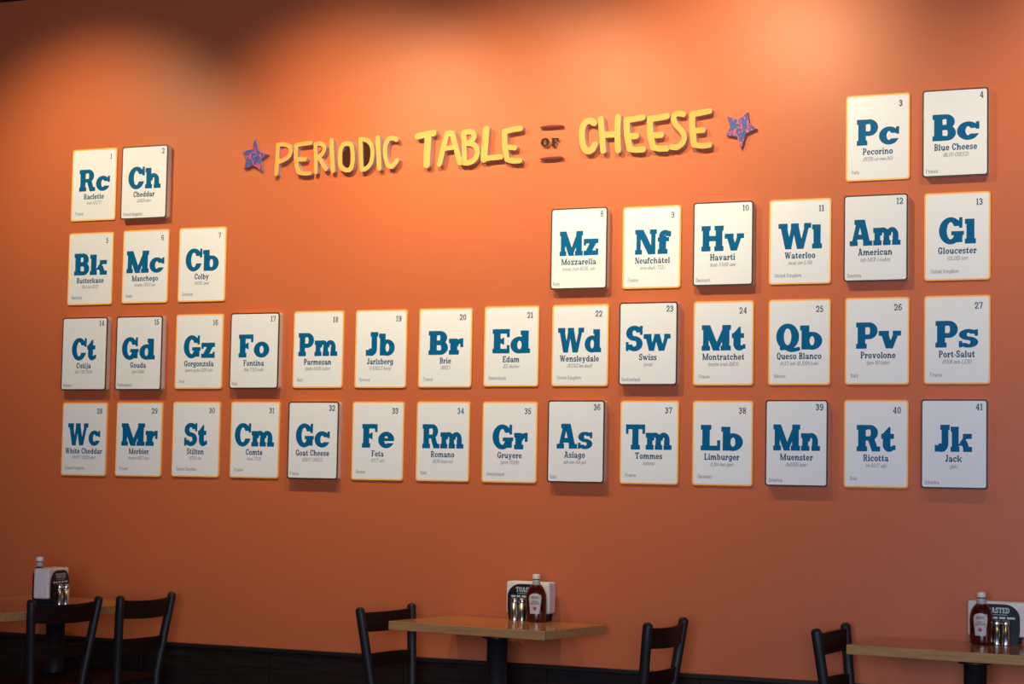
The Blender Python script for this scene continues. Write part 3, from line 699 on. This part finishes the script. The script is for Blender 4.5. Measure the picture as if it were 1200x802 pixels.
# ---------------------------------------------------------------- chairs
def make_chair():
    t = thing('dining_chair', (0, 0, 0), 0, 'x', 'chair', 'dark ladder-back chairs')
    SH, TOP, XB, LEAN, HS = .448, .803, -.205, .042, .19
    bm = bmesh.new()                                     # seat, dished slightly
    pts = [(-.20, -.17), (-.20, .17), (.20, .20), (.20, -.20)]
    box(bm, -.205, .205, -.2, .2, SH-.03, SH, .012, 3)
    mesh('seat', bm, M['seat_wood'], t, True)
    bk = lambda z: XB-LEAN*max(0, (z-SH)/(TOP-SH))**1.05
    wd = lambda z: HS-.045*min(1, max(0, (TOP-z)/(TOP-SH)))   # the back spreads towards its top
    for s in (-1, 1):
        bm = bmesh.new()
        tube(bm, [(XB-.03, s*wd(0), 0), (XB, s*wd(0), .25), (XB, s*wd(0), SH)]+[(bk(z), s*wd(z), z) for z in (.5, .56, .62, .68, .74, TOP)], .0185, 14, 1.12, .95, True)
        mesh('back_post', bm, M['black_metal'], t, True)
        bm = bmesh.new(); tube(bm, [(.195, s*.175, 0), (.18, s*.175, SH-.02)], .0145, 12); mesh('leg', bm, M['black_metal'], t, True)
        bm = bmesh.new(); box(bm, XB, .185, s*.18-.008, s*.18+.008, .2, .22, .003, 1); mesh('stretcher', bm, M['black_metal'], t)
    for nm, z0, z1, th in (('top_rail', .715, .795, .016), ('back_slat', .565, .622, .014)):
        bm = bmesh.new(); N = 10; rows = []
        for k in range(N+1):
            v = -1+2*k/N; y = v*(wd((z0+z1)/2)-.012); bow = -.022*(1-v*v); up = -.006*(1-v*v) if nm == 'top_rail' else 0
            rows.append([bm.verts.new((bk(z)+bow+dx, y, z+up)) for z, dx in ((z0, -th/2), (z1, -th/2), (z1, th/2), (z0, th/2))])
        for a, b in zip(rows, rows[1:]):
            for q in range(4): bm.faces.new((a[q], a[(q+1) % 4], b[(q+1) % 4], b[q]))
        bm.faces.new(rows[0]); bm.faces.new(rows[-1][::-1])
        mesh(nm, bm, M['rail_wood'], t)
    bm = bmesh.new(); box(bm, -.2, .185, -.185, .185, SH-.052, SH-.03, .003, 1); mesh('seat_frame', bm, M['black_metal'], t)
    return t
CHAIRS = [(-5.2512, -.8343, 79, -1, 'dark ladder-back chair nearest the camera at the left edge table'),
          (-5.1553, -.3703, 88, -1, 'dark ladder-back chair by the wall, right of the left edge table'),
          (-3.9666, -.3550, 83, 1, 'dark ladder-back chair left of the middle table, half behind its top'),
          (-2.6733, -.4134, 88, -1, 'dark ladder-back chair right of the middle table, facing it'),
          (-2.0558, -.2904, 88, 1, 'dark ladder-back chair left of the table at the right edge')]
proto = make_chair()
for i, (bx, by, th, sgn, lab) in enumerate(CHAIRS):
    o = proto if i == 0 else copy_thing(proto)
    rz = rad(th-90)+(0 if sgn > 0 else PI); off = .255   # top of the back stands this far behind the seat centre
    o.location = (bx+off*math.cos(rz), by+off*math.sin(rz), 0); o.rotation_euler = (0, 0, rz); o['label'] = lab

# ---------------------------------------------------------------- table condiments
def ketchup(loc, rz, label):
    t = thing('ketchup_bottle', loc, rz, label, 'bottle', 'ketchup bottles on the tables')
    RX, RY = 1.0, .70
    prof = [(.034, 0), (.0405, .003), (.043, .012), (.0435, .06), (.0445, .095), (.0425, .115), (.037, .132), (.029, .146), (.021, .154), (.017, .158)]
    bm = bmesh.new(); lathe(bm, prof, 36, RX, RY); mesh('bottle_body', bm, M['ketchup'], t, True)
    bm = bmesh.new(); lathe(bm, [(.0172, .155), (.0180, .157), (.0165, .174), (.0158, .176)], 28, 1, .95); mesh('neck_band', bm, M['neck_label'], t, True)
    bm = bmesh.new(); lathe(bm, [(.0150, .176), (.0150, .180)], 28); mesh('cap_ring', bm, M['gap'], t)
    bm = bmesh.new(); lathe(bm, [(.0168, .180), (.0172, .182), (.0170, .196), (.0155, .2)], 28); mesh('cap', bm, M['cap_white'], t, True)
    def rz_(z):
        for (r0, z0), (r1, z1) in zip(prof, prof[1:]):
            if z0 <= z <= z1: return r0+(r1-r0)*(z-z0)/(z1-z0)
        return prof[-1][0]
    def on(x, z, lift):                                  # label point bent round the oval body; the front is -y
        a = rz_(z)*RX+lift; b = rz_(z)*RY+lift; s = max(-1, min(1, x/a)); return (a*s, -b*math.sqrt(1-s*s), z)
    def wid(z): u = (z-.036)/.079; return .0195+.0085*min(1, max(0, u))+(0 if u < .8 else -.007*((u-.8)/.2)**2)
    bm = bmesh.new(); nz, nx = 14, 10
    G = [[bm.verts.new(on(wid(.036+.079*j/nz)*(-1+2*i/nx), .036+.079*j/nz+(.006*(1-(2*i/nx-1)**2) if j == nz else 0), .0006)) for i in range(nx+1)] for j in range(nz+1)]
    for j in range(nz):
        for i in range(nx): bm.faces.new((G[j][i], G[j][i+1], G[j+1][i+1], G[j+1][i]))
    lab = mesh('keystone_label', bm, M['label_paper'], t, True)
    for txt, size, z, m in (('HEINZ', .010, .099, 'label_ink'), ('TOMATO', .0055, .085, 'label_ink'), ('KETCHUP', .0075, .075, 'label_ink')):
        V, Fc, W = text_shape(txt, 'bold', size, .05, .8)
        me = bpy.data.meshes.new('label_lettering'); me.from_pydata([on(p[0]-W/2, p[1]+z, .0011) for p in V], [], Fc); me.materials.append(M[m]); link('label_lettering', me, lab)
    bm = bmesh.new(); c = bm.verts.new(on(0, .058, .0013)); R_ = [bm.verts.new(on(.0075*math.cos(2*PI*k/16), .058+.0075*math.sin(2*PI*k/16), .0013)) for k in range(16)]
    for k in range(16): bm.faces.new((c, R_[k], R_[(k+1) % 16]))
    mesh('tomato_mark', bm, M['label_red'], lab)
    return t
def shaker(loc, label):
    t = thing('shaker', loc, 0, label, 'shaker', 'steel salt and pepper shakers')
    bm = bmesh.new(); lathe(bm, [(.0150, 0), (.0162, .002), (.0158, .004), (.0155, .078)], 28); mesh('shaker_body', bm, M['steel'], t, True)
    bm = bmesh.new(); lathe(bm, [(.0160, .078), (.0163, .080), (.0160, .090), (.0135, .0945), (.007, .0965)], 28); mesh('shaker_lid', bm, M['steel'], t, True)
    return t
def holder(loc, rz, label, nlabel, n0, n1):               # loc: middle of the front plate's foot; the plate faces -y before turning
    t = thing('napkin_holder', loc, rz, label, 'napkin holder', 'black napkin holders on the tables')
    hw, hh, r = .088, .154, .060
    out = [(-hw+.008, 0), (hw-.008, 0), (hw, .05)]+[(hw-r+r*math.cos(rad(a)), hh-r*.9+r*.9*math.sin(rad(a))) for a in range(0, 91, 10)]+[(-hw+r-r*math.sin(rad(a)), hh-r*.9+r*.9*math.cos(rad(a))) for a in range(0, 91, 10)]+[(-hw, .05)]
    bm = bmesh.new(); prism(bm, [out], 0, -.004, 0, 0); fp = mesh('front_plate', bm, M['holder'], t)
    s = text_shape('TOASTED', 'bold', .021, .03, .82); text_mesh('sign_lettering', M['holder_text'], fp, s, -s[2]/2, .120, -.0046)
    bm = bmesh.new()
    box(bm, -.042, .042, -.0047, -.0045, .113, .1145)
    for k, (a, b) in enumerate(((-.070, -.050), (-.045, -.028), (-.022, .004), (.010, .034), (.040, .070))): box(bm, a, b, -.0047, -.0045, .098, .106)
    mesh('sign_rules', bm, M['holder_text'], fp)
    bm = bmesh.new(); prism(bm, [out], .084, .080, 0, 0); mesh('back_plate', bm, M['holder'], t)
    bm = bmesh.new(); box(bm, -.075, .075, 0, .080, 0, .030, .003, 1); mesh('base', bm, M['holder'], t)
    nk = thing('napkin_stack', loc, rz, nlabel, 'napkins', 'stacks of napkins in the holders'); nk['kind'] = 'stuff'
    bm = bmesh.new(); box(bm, n0, n1, .003, .077, .0305, .164, .009, 3); mesh('folded_napkins', bm, M['napkin'], nk, False)
    return t
def on_table(px, y): p = at(px, 720, y); return p.x
ketchup((on_table(628, -.15), -.15, TH), rad(14), 'ketchup bottle standing on the middle table')
ketchup((on_table(1150, -.15), -.15, TH), rad(4), 'ketchup bottle standing on the table at the right edge')
ketchup((on_table(44.5, -.375), -.375, TH), rad(127), 'ketchup bottle mostly hidden behind the napkins on the left edge table')
for px, y, lab in ((602.8, -.135, 'left steel shaker before the sign on the middle table'), (611.8, -.135, 'right steel shaker beside the ketchup on the middle table'),
                   (1168, -.135, 'left steel shaker beside the ketchup on the right edge table'), (1178.5, -.135, 'right steel shaker on the right edge table'),
                   (69, -.60, 'left steel shaker before the sign on the left edge table'), (76.5, -.585, 'right steel shaker before the sign on the left edge table')):
    shaker((on_table(px, y), y, TH), lab)
holder((on_table(617, -.105), -.105, TH), 0, 'black arched napkin holder with a sign on the middle table', 'white paper napkins in the holder on the middle table', -.098, .102)
holder((on_table(1168, -.105), -.105, TH), 0, 'black arched napkin holder with a sign on the right edge table', 'white paper napkins in the holder on the right edge table', -.112, .125)
holder((on_table(68.5, -.555), -.555, TH), rad(101), 'black arched napkin holder on the left edge table', 'white paper napkins in the holder on the left edge table', -.10, .10)
